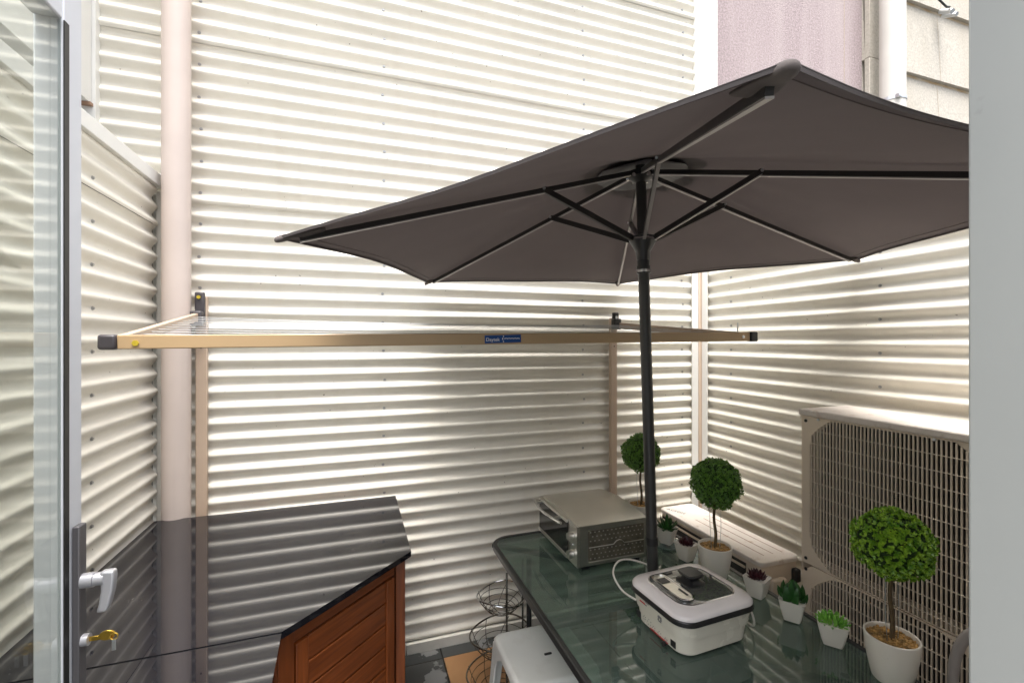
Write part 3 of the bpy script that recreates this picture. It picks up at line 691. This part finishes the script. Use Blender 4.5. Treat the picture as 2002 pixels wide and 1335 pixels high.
MB().box(loc(-.1395, -.010, .0165), (.002, .085, .003), rz).build('red_line', M_red, ck)
for y in (-.075, .095):
    MB().box(loc(-.1385, y, .030), (.004, .022, .022), rz).build('side_grip', M_blackpl, ck, bevel=.004, seg=3)
MB().cyl(loc(-.136, -.040, .010), loc(-.149, -.040, .010), .0075, n=16).build('slider_knob', M_blackpl, ck, smooth=True)
for x, y in ((-.1, -.08), (.1, -.08), (.1, .08), (-.1, .08)): MB().cyl(loc(x, y, .0), loc(x, y, .005), .009, n=12).build('foot', M_cook, ck)
def smoothpath(P, n=8, closed=False):
    P = [Vector(p) for p in P]; out = []
    for i in range(len(P) - 1):
        a, b, c, d_ = P[max(i - 1, 0)], P[i], P[i + 1], P[min(i + 2, len(P) - 1)]
        for k in range(n):
            t = k / n; out.append(.5 * ((2 * b) + (c - a) * t + (2 * a - 5 * b + 4 * c - d_) * t * t + (3 * b - a - 3 * c + d_) * t ** 3))
    out.append(P[-1]); return out
cd = MB(); cd.tube(smoothpath([loc(-.145, .10, .075), loc(-.175, .14, .095), loc(-.178, .19, .13), loc(-.12, .24, .142), loc(-.05, .25, .13), loc(.03, .215, .10), loc(.09, .17, .06), loc(.14, .15, .02), loc(.19, .08, .006), loc(.205, -.02, .006), loc(.185, -.09, .02), loc(.165, -.10, .075), loc(.158, -.06, .11)]), .0034, 8)
cd.build('power_cord', M_cord, ck, smooth=True)

# ---------------------------------------------------------------- plants
def pebbles(c, R_, z, n, size, parent, name='gravel'):
    m = MB(); rnd = random.Random(n)
    m.lathe((c[0], c[1], z - .006), [(R_, 0), (R_, .002), (.0005, .003)], 24)
    for i in range(n):
        a = rnd.random() * 6.283; r = R_ * math.sqrt(rnd.random()) * .96; s = size * rnd.uniform(.6, 1.2)
        m.sphere((c[0] + r * math.cos(a), c[1] + r * math.sin(a), z - .002 + rnd.uniform(-.002, .002)), s, 5, 4, (1, rnd.uniform(.6, 1), .7))
    return m.build(name, M_pebble, parent, smooth=True, angle=60)
def leafball(R_, n, seed, size, m_leaf):
    rnd = random.Random(seed); m = MB(); gold = math.pi * (3 - math.sqrt(5))
    lump = lambda d_: 1 + .05 * math.sin(d_.x * 5 + seed) * math.cos(d_.y * 6) + .035 * math.sin(d_.z * 9 + seed * 2)
    for i in range(n):
        z = 1 - 2 * (i + .5) / n; r = math.sqrt(1 - z * z); a = i * gold + rnd.uniform(-.1, .1)
        d_ = Vector((r * math.cos(a), r * math.sin(a), z + rnd.uniform(-.05, .05))).normalized()
        layer = rnd.random(); rad = R_ * lump(d_) * (1.0 - .24 * layer * layer) + rnd.uniform(-.003, .004)
        u = d_.orthogonal().normalized(); ph = rnd.random() * 6.28
        u = Matrix.Rotation(ph, 3, d_) @ u; v = d_.cross(u)
        k = 4 if rnd.random() < .7 else 3
        for q in range(k):
            t = q * 2 * math.pi / k; o = u * math.cos(t) + v * math.sin(t); pz = d_.cross(o)
            ax = (d_ * rnd.uniform(.35, 1.3) + o * rnd.uniform(.6, 1.1)).normalized(); s = size * rnd.uniform(.75, 1.2)
            base = d_ * (rad - size * .9); nrm = ax.cross(pz).normalized()
            wd = s * .36; cup = nrm * s * .10
            p = [base, base + ax * s * .35 + pz * wd * .75 + cup, base + ax * s * .75 + pz * wd * .85 + cup, base + ax * s * 1.05, base + ax * s * .75 - pz * wd * .85 + cup, base + ax * s * .35 - pz * wd * .75 + cup, base + ax * s * .62 - cup * .6]
            m.add(p, [(0, 1, 6), (1, 2, 6), (2, 3, 6), (3, 4, 6), (4, 5, 6), (5, 0, 6)])
    return m
def topiary(x, y, seed, m_leaf, label, rball, n, dz=0, tilt=(0, 0), leaf=.012):
    t = thing('topiary_plant', (x, y, TZ + .004), label, 'plant', 'topiary ball plants on the glass table')
    z0 = TZ + .004
    MB().lathe((x, y, z0), [(.044, 0), (.047, .004), (.055, .04), (.062, .08), (.0655, .118), (.0655, .125), (.063, .1265), (.0605, .125), (.058, .105)], 48, True, True).build('pot', M_pot, t, smooth=True, angle=50)
    pebbles((x, y), .0598, z0 + .116, 260, .0052, t)
    c = Vector((x + tilt[0], y + tilt[1], z0 + .385 + dz))
    MB().tube(smoothpath([(x, y, z0 + .11), (x + .004, y, z0 + .17), (x - .003, y + .003, z0 + .24), tuple(c - Vector((0, 0, .06)))], 5), .0065, 8, r1=.005).build('trunk', M_bark, t, smooth=True)
    MB().tube(smoothpath([(x - .018, y, z0 + .11), (x - .020, y + .004, z0 + .18), (x - .027, y, z0 + .25), tuple(c + Vector((-.03, 0, -.07)))], 5), .0011, 5).tube(smoothpath([(x + .020, y - .004, z0 + .11), (x + .031, y, z0 + .19), (x + .034, y + .004, z0 + .25), tuple(c + Vector((.028, 0, -.07)))], 5), .0011, 5).build('support_wire', M_galv, t, smooth=True)
    m = leafball(rball, n, seed, leaf, m_leaf); m.v = [v + c for v in m.v]
    fo = m.build('foliage', m_leaf, t)
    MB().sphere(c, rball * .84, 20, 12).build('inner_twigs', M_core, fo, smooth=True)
    return t
topiary(1.402, 2.030, 3, M_leaf_d, 'dark green topiary ball plant behind the steel oven, half hidden by the umbrella pole', .101, 1500, 0, leaf=.0105)
topiary(1.402, 1.512, 5, M_leaf_d, 'dark green topiary ball plant in a white round pot behind the cooker', .104, 1600, -.002, (.003, 0), leaf=.0105)
topiary(1.452, .885, 9, M_leaf_b, 'bright green topiary ball plant in a white round pot nearest the grille', .101, 1500, 0, (.005, 0), leaf=.0108)

def sqpot(x, y, t, z0, w_=.080, h=.072, rz=R(8)):
    f_ = [(.60, 0), (.63, .004), (.74, .25), (.90, .7), (1.0, 1), (.96, 1.0), (.92, .93)]
    lo = [rrect(x, y, w_ / 2 * s, w_ / 2 * s, .010 * s, z0 + (zz * h if zz > .01 else zz), 4, rz) for s, zz in f_]
    MB().loft(lo).build('pot', M_pot, t, smooth=True, angle=40)
    return z0 + h * .93
def leafspike(m, b, dirv, L, wd, curl=.25, th=.25):
    dirv = Vector(dirv).normalized(); side = dirv.cross(Vector((0, 0, 1))); side = side.normalized() if side.length > .05 else Vector((1, 0, 0)); upv = side.cross(dirv).normalized()
    lo = []
    for k in range(7):
        t = k / 6; c = b + dirv * L * t + upv * curl * L * t * t; w_ = wd * (math.sin(math.pi * (.18 + .82 * t)) ** .7) + .0004
        if k == 6: w_ = .0006
        lo.append([c + side * w_, c + upv * w_ * th * .4, c - side * w_, c - upv * w_ * th * 1.6])
    m.loft(lo)
def succulent(x, y, seed, kind, label, z0=TZ + .004, rz=R(8), w_=.080):
    t = thing('succulent_plant', (x, y, z0), label, 'plant', 'small succulents in square white pots')
    zt = sqpot(x, y, t, z0, rz=rz, w_=w_); rnd = random.Random(seed); m = MB(); b = Vector((x, y, zt - .004))
    pebbles((x, y), .030, zt, 60, .0035, t, 'soil')
    if kind == 'agave':
        for ringi, (nn, el, L) in enumerate(((7, 18, .056), (6, 42, .062), (4, 66, .066), (2, 85, .06))):
            for k in range(nn):
                a = k * 2 * math.pi / nn + ringi * .5 + rnd.uniform(-.15, .15); e = R(el + rnd.uniform(-7, 7))
                leafspike(m, b + Vector((math.cos(a), math.sin(a), 0)) * .006, (math.cos(a) * math.cos(e), math.sin(a) * math.cos(e), math.sin(e)), L * rnd.uniform(.85, 1.1), .0095, .12, .5)
        mt = M_agave
    elif kind == 'maroon':
        for ringi, (nn, el, L) in enumerate(((9, 10, .030), (9, 30, .032), (7, 52, .030), (5, 75, .026))):
            for k in range(nn):
                a = k * 2 * math.pi / nn + ringi * .4; e = R(el + rnd.uniform(-8, 8))
                leafspike(m, b + Vector((math.cos(a), math.sin(a), .5)) * .009, (math.cos(a) * math.cos(e), math.sin(a) * math.cos(e), math.sin(e)), L, .0062, .25, .6)
        if seed == 4: leafspike(m, b + Vector((-.02, 0, 0)), (-.5, .1, 1), .05, .006, .1, .5)
        mt = M_maroon
    elif kind == 'bulb':
        for ringi, (nn, el, L) in enumerate(((6, 35, .05), (5, 60, .062), (3, 80, .07))):
            for k in range(nn):
                a = k * 2 * math.pi / nn + ringi * .6; e = R(el)
                leafspike(m, b + Vector((math.cos(a), math.sin(a), 0)) * .012, (math.cos(a) * math.cos(e), math.sin(a) * math.cos(e), math.sin(e)), L, .014, .25, .8)
        mt = M_succ if False else M_agave
    else:
        for ringi, (nn, el, L) in enumerate(((13, 14, .030), (12, 34, .031), (9, 54, .029), (6, 74, .027), (2, 88, .024))):
            for k in range(nn):
                a = k * 2 * math.pi / nn + ringi * .37 + rnd.uniform(-.1, .1); e = R(el + rnd.uniform(-6, 6)); rr = .022 - ringi * .004
                leafspike(m, b + Vector((math.cos(a) * rr, math.sin(a) * rr, .002 * ringi)), (math.cos(a) * math.cos(e), math.sin(a) * math.cos(e), math.sin(e)), L, .0052, .15, .9)
        mt = M_succ
    m.build('leaves', mt, t, smooth=True, angle=50)
    return t
cs = MB().lathe((1.405, 1.83, TZ + .0035), [(.078, 0), (.080, .001), (.080, .006), (.078, .007)], 48).build('round_coaster', thinglass('coaster glass', (.5, .62, .6), (.2, .26, .25), .4, 1.7, .02), smooth=True)
tag(cs, 'round glass coaster under the spiky green succulent', 'coaster')
succulent(1.400, 1.818, 1, 'agave', 'dark spiky green succulent in a white pot on the round coaster', TZ + .0115, R(30))
succulent(1.385, 1.665, 2, 'maroon', 'maroon succulent tight behind the middle topiary pot', rz=R(12))
succulent(1.442, 1.340, 4, 'maroon', 'maroon succulent beside the right end of the cooker', rz=R(20))
succulent(1.438, 1.188, 6, 'bulb', 'upright glossy green succulent between the maroon one and the bright green one', rz=R(35))
succulent(1.446, 1.052, 8, 'rosette', 'bright green rosette succulent in a white pot beside the biggest looking topiary', rz=R(38), w_=.084)

# ---------------------------------------------------------------- air conditioners
def ac_big():
    t = thing('air_conditioner', (2.0, 1.02, 0), 'tall beige twin fan air conditioner unit standing against the right fence', 'air conditioner')
    x0, x1, y0, y1, zt = 1.862, 2.15, .55, 1.50, 1.394
    MB().bx(x0 + .101, x1, y0, y1, .04, zt - .03).build('casing', M_ac, t, bevel=.006)
    MB().bx(x0 + .002, x0 + .1, y0, .816, .04, zt - .03).build('service_panel', M_ac, t, bevel=.004)
    MB().bx(x0 + .006, x0 + .1, 1.4935, y1, .04, zt - .03).build('end_panel', M_ac, t, bevel=.003)
    MB().bx(x0 + .004, x0 + .1, .818, 1.492, zt - .028 - .003, zt - .0295).build('head_panel', M_ac, t)
    MB().bx(x0 - .006, x1 + .006, y0 - .006, y1 + .006, zt - .029, zt).build('lid', M_actop, t, bevel=.007, seg=3)
    MB().bx(x0 - .0035, x0 + .012, y0, y1, zt - .0355, zt - .030).build('lid_lip', M_ac, t, bevel=.002)
    for y in (1.41, 1.0, .65):
        MB().cyl((x0 - .0065, y, zt - .036), (x0 - .012, y, zt - .036), .005, n=8).build('screw', M_galv, t)
    MB().bx(x0 + .02, x1 - .03, y0 + .05, y0 + .09, 0, .038).bx(x0 + .02, x1 - .03, y1 - .09, y1 - .05, 0, .038).build('feet', M_dark, t)
    for zc, zlo, zhi in ((1.055, .722, 1.366), (.372, .05, .718)):
        yc = 1.155
        cfg = MB(); N = 48; RR = .378; hy_, hz_ = .300, (zhi - zlo) / 2 - .005
        zc = (zlo + zhi) / 2
        inner = []; outer = []
        for k in range(N):
            a = 2 * math.pi * (k + .5) / N; ca, sa = math.cos(a), math.sin(a)
            r = min(RR, hy_ / max(abs(ca), 1e-6), hz_ / max(abs(sa), 1e-6)); inner.append((yc + r * ca, zc + r * sa))
            Hy, Hz = .338, (zhi - zlo) / 2
            r = min(Hy / max(abs(ca), 1e-6), Hz / max(abs(sa), 1e-6)); outer.append((yc + r * ca, zc + r * sa))
        # corner points of outer rect need to be exact
        for k in range(N):
            y, z = outer[k]
            if abs(abs(y - yc) - .338) < .03 and abs(abs(z - zc) - Hz) < .03: outer[k] = (yc + math.copysign(.338, y - yc), zc + math.copysign(Hz, z - zc))
        lo = [[Vector((x, y, z)) for y, z in L] for x, L in ((x0 + .099, outer), (x0 + .002, outer), (x0, [(yc + (y - yc) * .992, zc + (z - zc) * .992) for y, z in outer]), (x0, inner), (x0 + .03, inner))]
        fr = cfg.loft(lo, False, False).build('fan_guard_frame', M_ac, t, smooth=True, angle=30)
        MB().add([(x0 + .097, yc - .33, zlo + .005), (x0 + .097, yc + .33, zlo + .005), (x0 + .097, yc + .33, zhi - .005), (x0 + .097, yc - .33, zhi - .005)], [(0, 1, 2, 3)]).build('fan_opening', M_dark, fr)
        fb = MB().cyl((x0 + .05, yc, zc), (x0 + .09, yc, zc), .055, n=24)
        fb.build('fan_hub', M_fin, fr, smooth=True)
        for q in range(3):
            a0 = q * 2.094 + .5; lo = []
            for u in range(7):
                r = .05 + .22 * u / 6; hw_ = .25 + .22 * u / 6; a = a0 + .5 * u / 6
                lo.append([Vector((x0 + .055, yc + r * math.cos(a - hw_), zc + r * math.sin(a - hw_))), Vector((x0 + .085, yc + r * math.cos(a + hw_), zc + r * math.sin(a + hw_))), Vector((x0 + .088, yc + r * math.cos(a + hw_), zc + r * math.sin(a + hw_))), Vector((x0 + .058, yc + r * math.cos(a - hw_), zc + r * math.sin(a - hw_)))])
            MB().loft(lo).build('fan_blade', M_fin, fr, smooth=True)
        def span(y):
            dy = abs(y - yc)
            if dy > hy_: return None
            h = min(hz_, math.sqrt(max(0, RR * RR - dy * dy))); return h
        g_ = MB(); y = yc - hy_ + .006
        while y < yc + hy_:
            h = span(y)
            if h and h > .02: g_.box((x0 - .001, y, zc), (.006, .0042, 2 * h))
            y += .0136
        g_.build('grille', M_acwire, fr)
        g_ = MB(); z = zc - hz_ + .03
        while z < zc + hz_ - .01:
            dz = abs(z - zc); h = min(hy_, math.sqrt(max(0, RR * RR - dz * dz))); g_.box((x0 - .0055, yc, z), (.0022, 2 * h, .0022)); z += .055
        g_.build('grille_crosswire', M_acwire, fr)
        for dy in (-.322, .322):
            for dz in (-Hz + .022, Hz - .022):
                MB().cyl((x0 - .0008, yc + dy * .985, zc + dz), (x0 - .003, yc + dy * .985, zc + dz), .007, n=14).build('screw_cap', M_rubber, fr)
    return t
ac_big()
def ac_small():
    t = thing('air_conditioner', (1.97, 2.06, 0), 'low beige air conditioner unit in the corner with a long pale lid', 'air conditioner')
    x0, x1, y0, y1, zt = 1.845, 2.10, 1.69, 2.475, .62
    MB().bx(x0 + .010, x1 - .008, y0 + .01, y1 - .01, .04, zt - .026).build('casing', M_ac, t, bevel=.012, seg=3)
    lid = MB().loft([rrect((x0 + x1) / 2, (y0 + y1) / 2, (x1 - x0) / 2, (y1 - y0) / 2, .03, z, 6) for z in (zt - .025, zt)]).build('lid', M_actop, t, bevel=.006, seg=3)
    for xx in (1.925, 1.985, 2.045):
        MB().bx(xx, xx + .005, y0 + .06, y1 - .24, zt - .004, zt + .0006).build('lid_groove', M_groove, lid)
    m = MB()
    for k in range(9): m.bx(x0 - .002, x0 + .0095, y0 + .10, y1 - .03, .55 - k * .055, .562 - k * .055)
    m.build('side_louvres', M_ac, t, bevel=.002)
    MB().bx(x0 + .004, x0 + .0098, y0 + .10, y1 - .03, .08, .575).build('coil', M_fin, t)
    MB().bx(1.90, 1.99, y0 - .022, y0 + .009, .47, .535).build('grab_handle', M_ac, t, bevel=.010, seg=3)
    MB().bx(2.045, 2.08, y0 - .022, y0 + .009, .50, .565).build('valve_cover', M_blackpl, t, bevel=.008, seg=3)
    MB().bx(x0 + .03, x1 - .03, y0 + .1, y0 + .14, 0, .038).bx(x0 + .03, x1 - .03, y1 - .14, y1 - .1, 0, .038).build('feet', M_dark, t)
    text('ACSON', 'lettering', M_grey, lid, (1.905, 2.385, zt + .0006), (.5, -1, 0), (.9, .45, 0), .034)
    return t
ac_small()

# ---------------------------------------------------------------- plastic chair tucked between table and air conditioner
ch = thing('plastic_chair', (1.6, .62, 0), 'grey moulded plastic chair with a rounded back at the lower right edge', 'chair')
yc, zt = .61, .905; arc = []
for k in range(21):
    a = math.pi * k / 20; arc.append((1.70 + .01 * math.sin(a), yc + .262 * math.copysign(abs(math.cos(a)) ** .62, math.cos(a)), .60 + (zt - .60) * math.sin(a) ** .62))
arc = [(1.665, yc + .250, .42), (1.685, yc + .258, .51)] + arc + [(1.685, yc - .258, .51), (1.665, yc - .250, .42)]
MB().tube(smoothpath(arc, 3), .0135, 12).build('back_frame', M_chair, ch, smooth=True)
for dy in (-.10, 0, .10):
    MB().bar((1.66, yc + dy, .44), (1.705, yc + dy, .895), .05, .008, up=(1, 0, 0)).build('back_slat', M_chair, ch, bevel=.003)
MB().loft([rrect(1.49, yc, .20, .245, .06, z, 6) for z in (.415, .43, .436)]).build('seat', M_chair, ch, smooth=True, bevel=.004)
for sx_ in (1.32, 1.66):
    for sy_ in (-.21, .21): MB().bar((sx_, yc + sy_, .42), (sx_ + (-.03 if sx_ < 1.5 else .03), yc + sy_ * 1.08, 0), .035, .035, up=(0, 1, 0)).build('leg', M_chair, ch, bevel=.006)

# ---------------------------------------------------------------- corner cabinet
cb = thing('outdoor_cabinet', (-.35, 1.85, 0), 'reddish wooden corner cabinet with polished black tops on the left', 'cabinet')
BZ = .90
P1 = [(-.845, 2.403), (.187, 2.403), (.193, 1.748), (-.194, 1.3755), (-.845, 1.3755)]
P2 = [(-.845, 1.3705), (-.194, 1.3705), (-.184, 1.09), (-.845, 1.09)]
J_ = MB().bx(-.845, -.196, 1.3706, 1.3754, BZ - .012, BZ - .004)
MB().prism(P1, BZ - .02, BZ).build('benchtop', M_top, cb)
MB().prism(P2, BZ - .02, BZ - .0015).build('benchtop', M_top, cb)
Q = [(-.83, 2.385), (.165, 2.385), (.165, 1.80), (.11, 1.80), (-.222, 1.47), (-.222, 1.12), (-.83, 1.12)]
J_.build('top_joint', M_rubber, cb)
MB().prism(Q, .03, BZ - .021).build('carcass', M_woodv, cb)
A_ = Vector((-.207, 1.400, 0)); B_ = Vector((.137, 1.742, 0)); dv = (B_ - A_).normalized(); nv = Vector((dv.y, -dv.x, 0)); L_ = (B_ - A_).length
def face(a0, a1, z0, z1, off, th, m, name, par, bev=.002):
    c = A_ + dv * (a0 + a1) / 2 + nv * (off - th / 2) + Vector((0, 0, (z0 + z1) / 2))
    return MB().box(c, (a1 - a0, th, z1 - z0), math.atan2(dv.y, dv.x)).build(name, m, par, bevel=bev)
face(0, .052, .03, BZ - .021, 0, .03, M_woodv, 'post', cb)
face(.054, L_ - .004, BZ - .075, BZ - .021, -.004, .02, M_wood, 'top_rail', cb)
dz0, dz1 = .10, BZ - .080
door = face(.056, L_ - .012, dz0, dz1, -.012, .008, M_dark, 'cabinet_door', cb)
face(.056, .098, dz0, dz1, 0.004, .016, M_woodv, 'door_stile', door)
face(L_ - .052, L_ - .012, dz0, dz1, 0.004, .016, M_woodv, 'door_stile', door)
k = 0; z = dz1
while z > dz0 + .04:
    z2 = max(dz0, z - .078); face(.100, L_ - .054, z2 + .0065, z, -.001, .010, M_wood, 'plank', door, .0015); z = z2; k += 1
face(.056, L_ - .012, .03, .095, -.004, .02, M_wood, 'bottom_rail', cb)
MB().bx(.137, .172, 1.757, 1.80, .03, BZ - .021).build('post', M_woodv, cb, bevel=.003)
MB().bx(-.222, -.207, 1.13, 1.39, .03, BZ - .021).build('side_panel', M_woodv, cb, bevel=.002)

# ---------------------------------------------------------------- stool
st = thing('plastic_stool', (.71, 1.675, 0), 'pale grey square plastic stool partly under the glass table', 'stool')
sx0, sy0, h_ = .712, 1.690, .45
body = [rrect(sx0, sy0, .168, .168, .03, h_ - .035, 6), rrect(sx0, sy0, .168, .168, .03, h_ - .012, 6), rrect(sx0, sy0, .162, .162, .03, h_ - .002, 6), rrect(sx0, sy0, .15, .15, .03, h_, 6), rrect(sx0, sy0, .13, .13, .03, h_ - .003, 6)]
MB().loft(body).build('seat', M_stool, st, smooth=True, angle=60)
MB().loft([rrect(sx0 + .008, sy0 - .02, .016, .006, .005, h_ - .0025 + e, 4) for e in (0, .0015)]).build('slot', M_rubber, st)
for qx in (-1, 1):
    for qy in (-1, 1):
        x, y = sx0 + qx * .166, sy0 + qy * .166; xb, yb = sx0 + qx * .195, sy0 + qy * .195
        m = MB()
        lo = []
        for t, wd in ((0, .13), (.10, .070), (.2, .052), (.5, .046), (1, .040)):
            X = x + (xb - x) * t; Y = y + (yb - y) * t; z = (h_ - .030) * (1 - t)
            th = .010
            lo.append([Vector((X, Y, z)), Vector((X - qx * wd, Y, z)), Vector((X - qx * wd, Y - qy * th, z)), Vector((X - qx * th, Y - qy * th, z)), Vector((X - qx * th, Y - qy * wd, z)), Vector((X, Y - qy * wd, z))])
        m.loft(lo); m.build('leg', M_stool, st, bevel=.003)

# ---------------------------------------------------------------- tiered wire basket stand
bs = thing('wire_basket_stand', (.66, 2.12, 0), 'three tier dark wire fruit basket stand between the back wall and the stool', 'basket stand')
bx_, by_ = .655, 2.09
MB().tube([(bx_, by_ - .09, .05), (bx_, by_ - .09, .62)], .005, 8).build('post', M_wire, bs, smooth=True)
MB().tube([(bx_ + .13, by_ + .05, .0), (bx_ + .13, by_ + .05, .60)], .005, 8).build('post', M_wire, bs, smooth=True)
for zr, rr, hh in ((.475, .115, .075), (.285, .15, .09), (.10, .165, .09)):
    m = MB()
    m.tube([(bx_ + rr * math.cos(a * math.pi / 18), by_ + rr * math.sin(a * math.pi / 18), zr + .012 * math.sin(a * math.pi / 9)) for a in range(36)], .004, 8, closed=True)
    bk = m.build('basket_rim', M_chrome if zr > .4 else M_wire, bs, smooth=True)
    m = MB()
    for q in range(1, 6):
        r2 = rr * (1 - q * .13); z2 = zr - hh * math.sin(q / 5 * math.pi / 2)
        m.tube([(bx_ + r2 * math.cos(a * math.pi / 14), by_ + r2 * math.sin(a * math.pi / 14), z2) for a in range(28)], .0016, 5, closed=True)
    for q in range(8):
        a = q * math.pi / 4 + .2
        m.tube([(bx_ + rr * (1 - u * .13) * math.cos(a + u * .12), by_ + rr * (1 - u * .13) * math.sin(a + u * .12), zr - hh * math.sin(u / 5 * math.pi / 2)) for u in range(6)], .0018, 5)
    m.build('basket_wires', M_wire, bk, smooth=True)
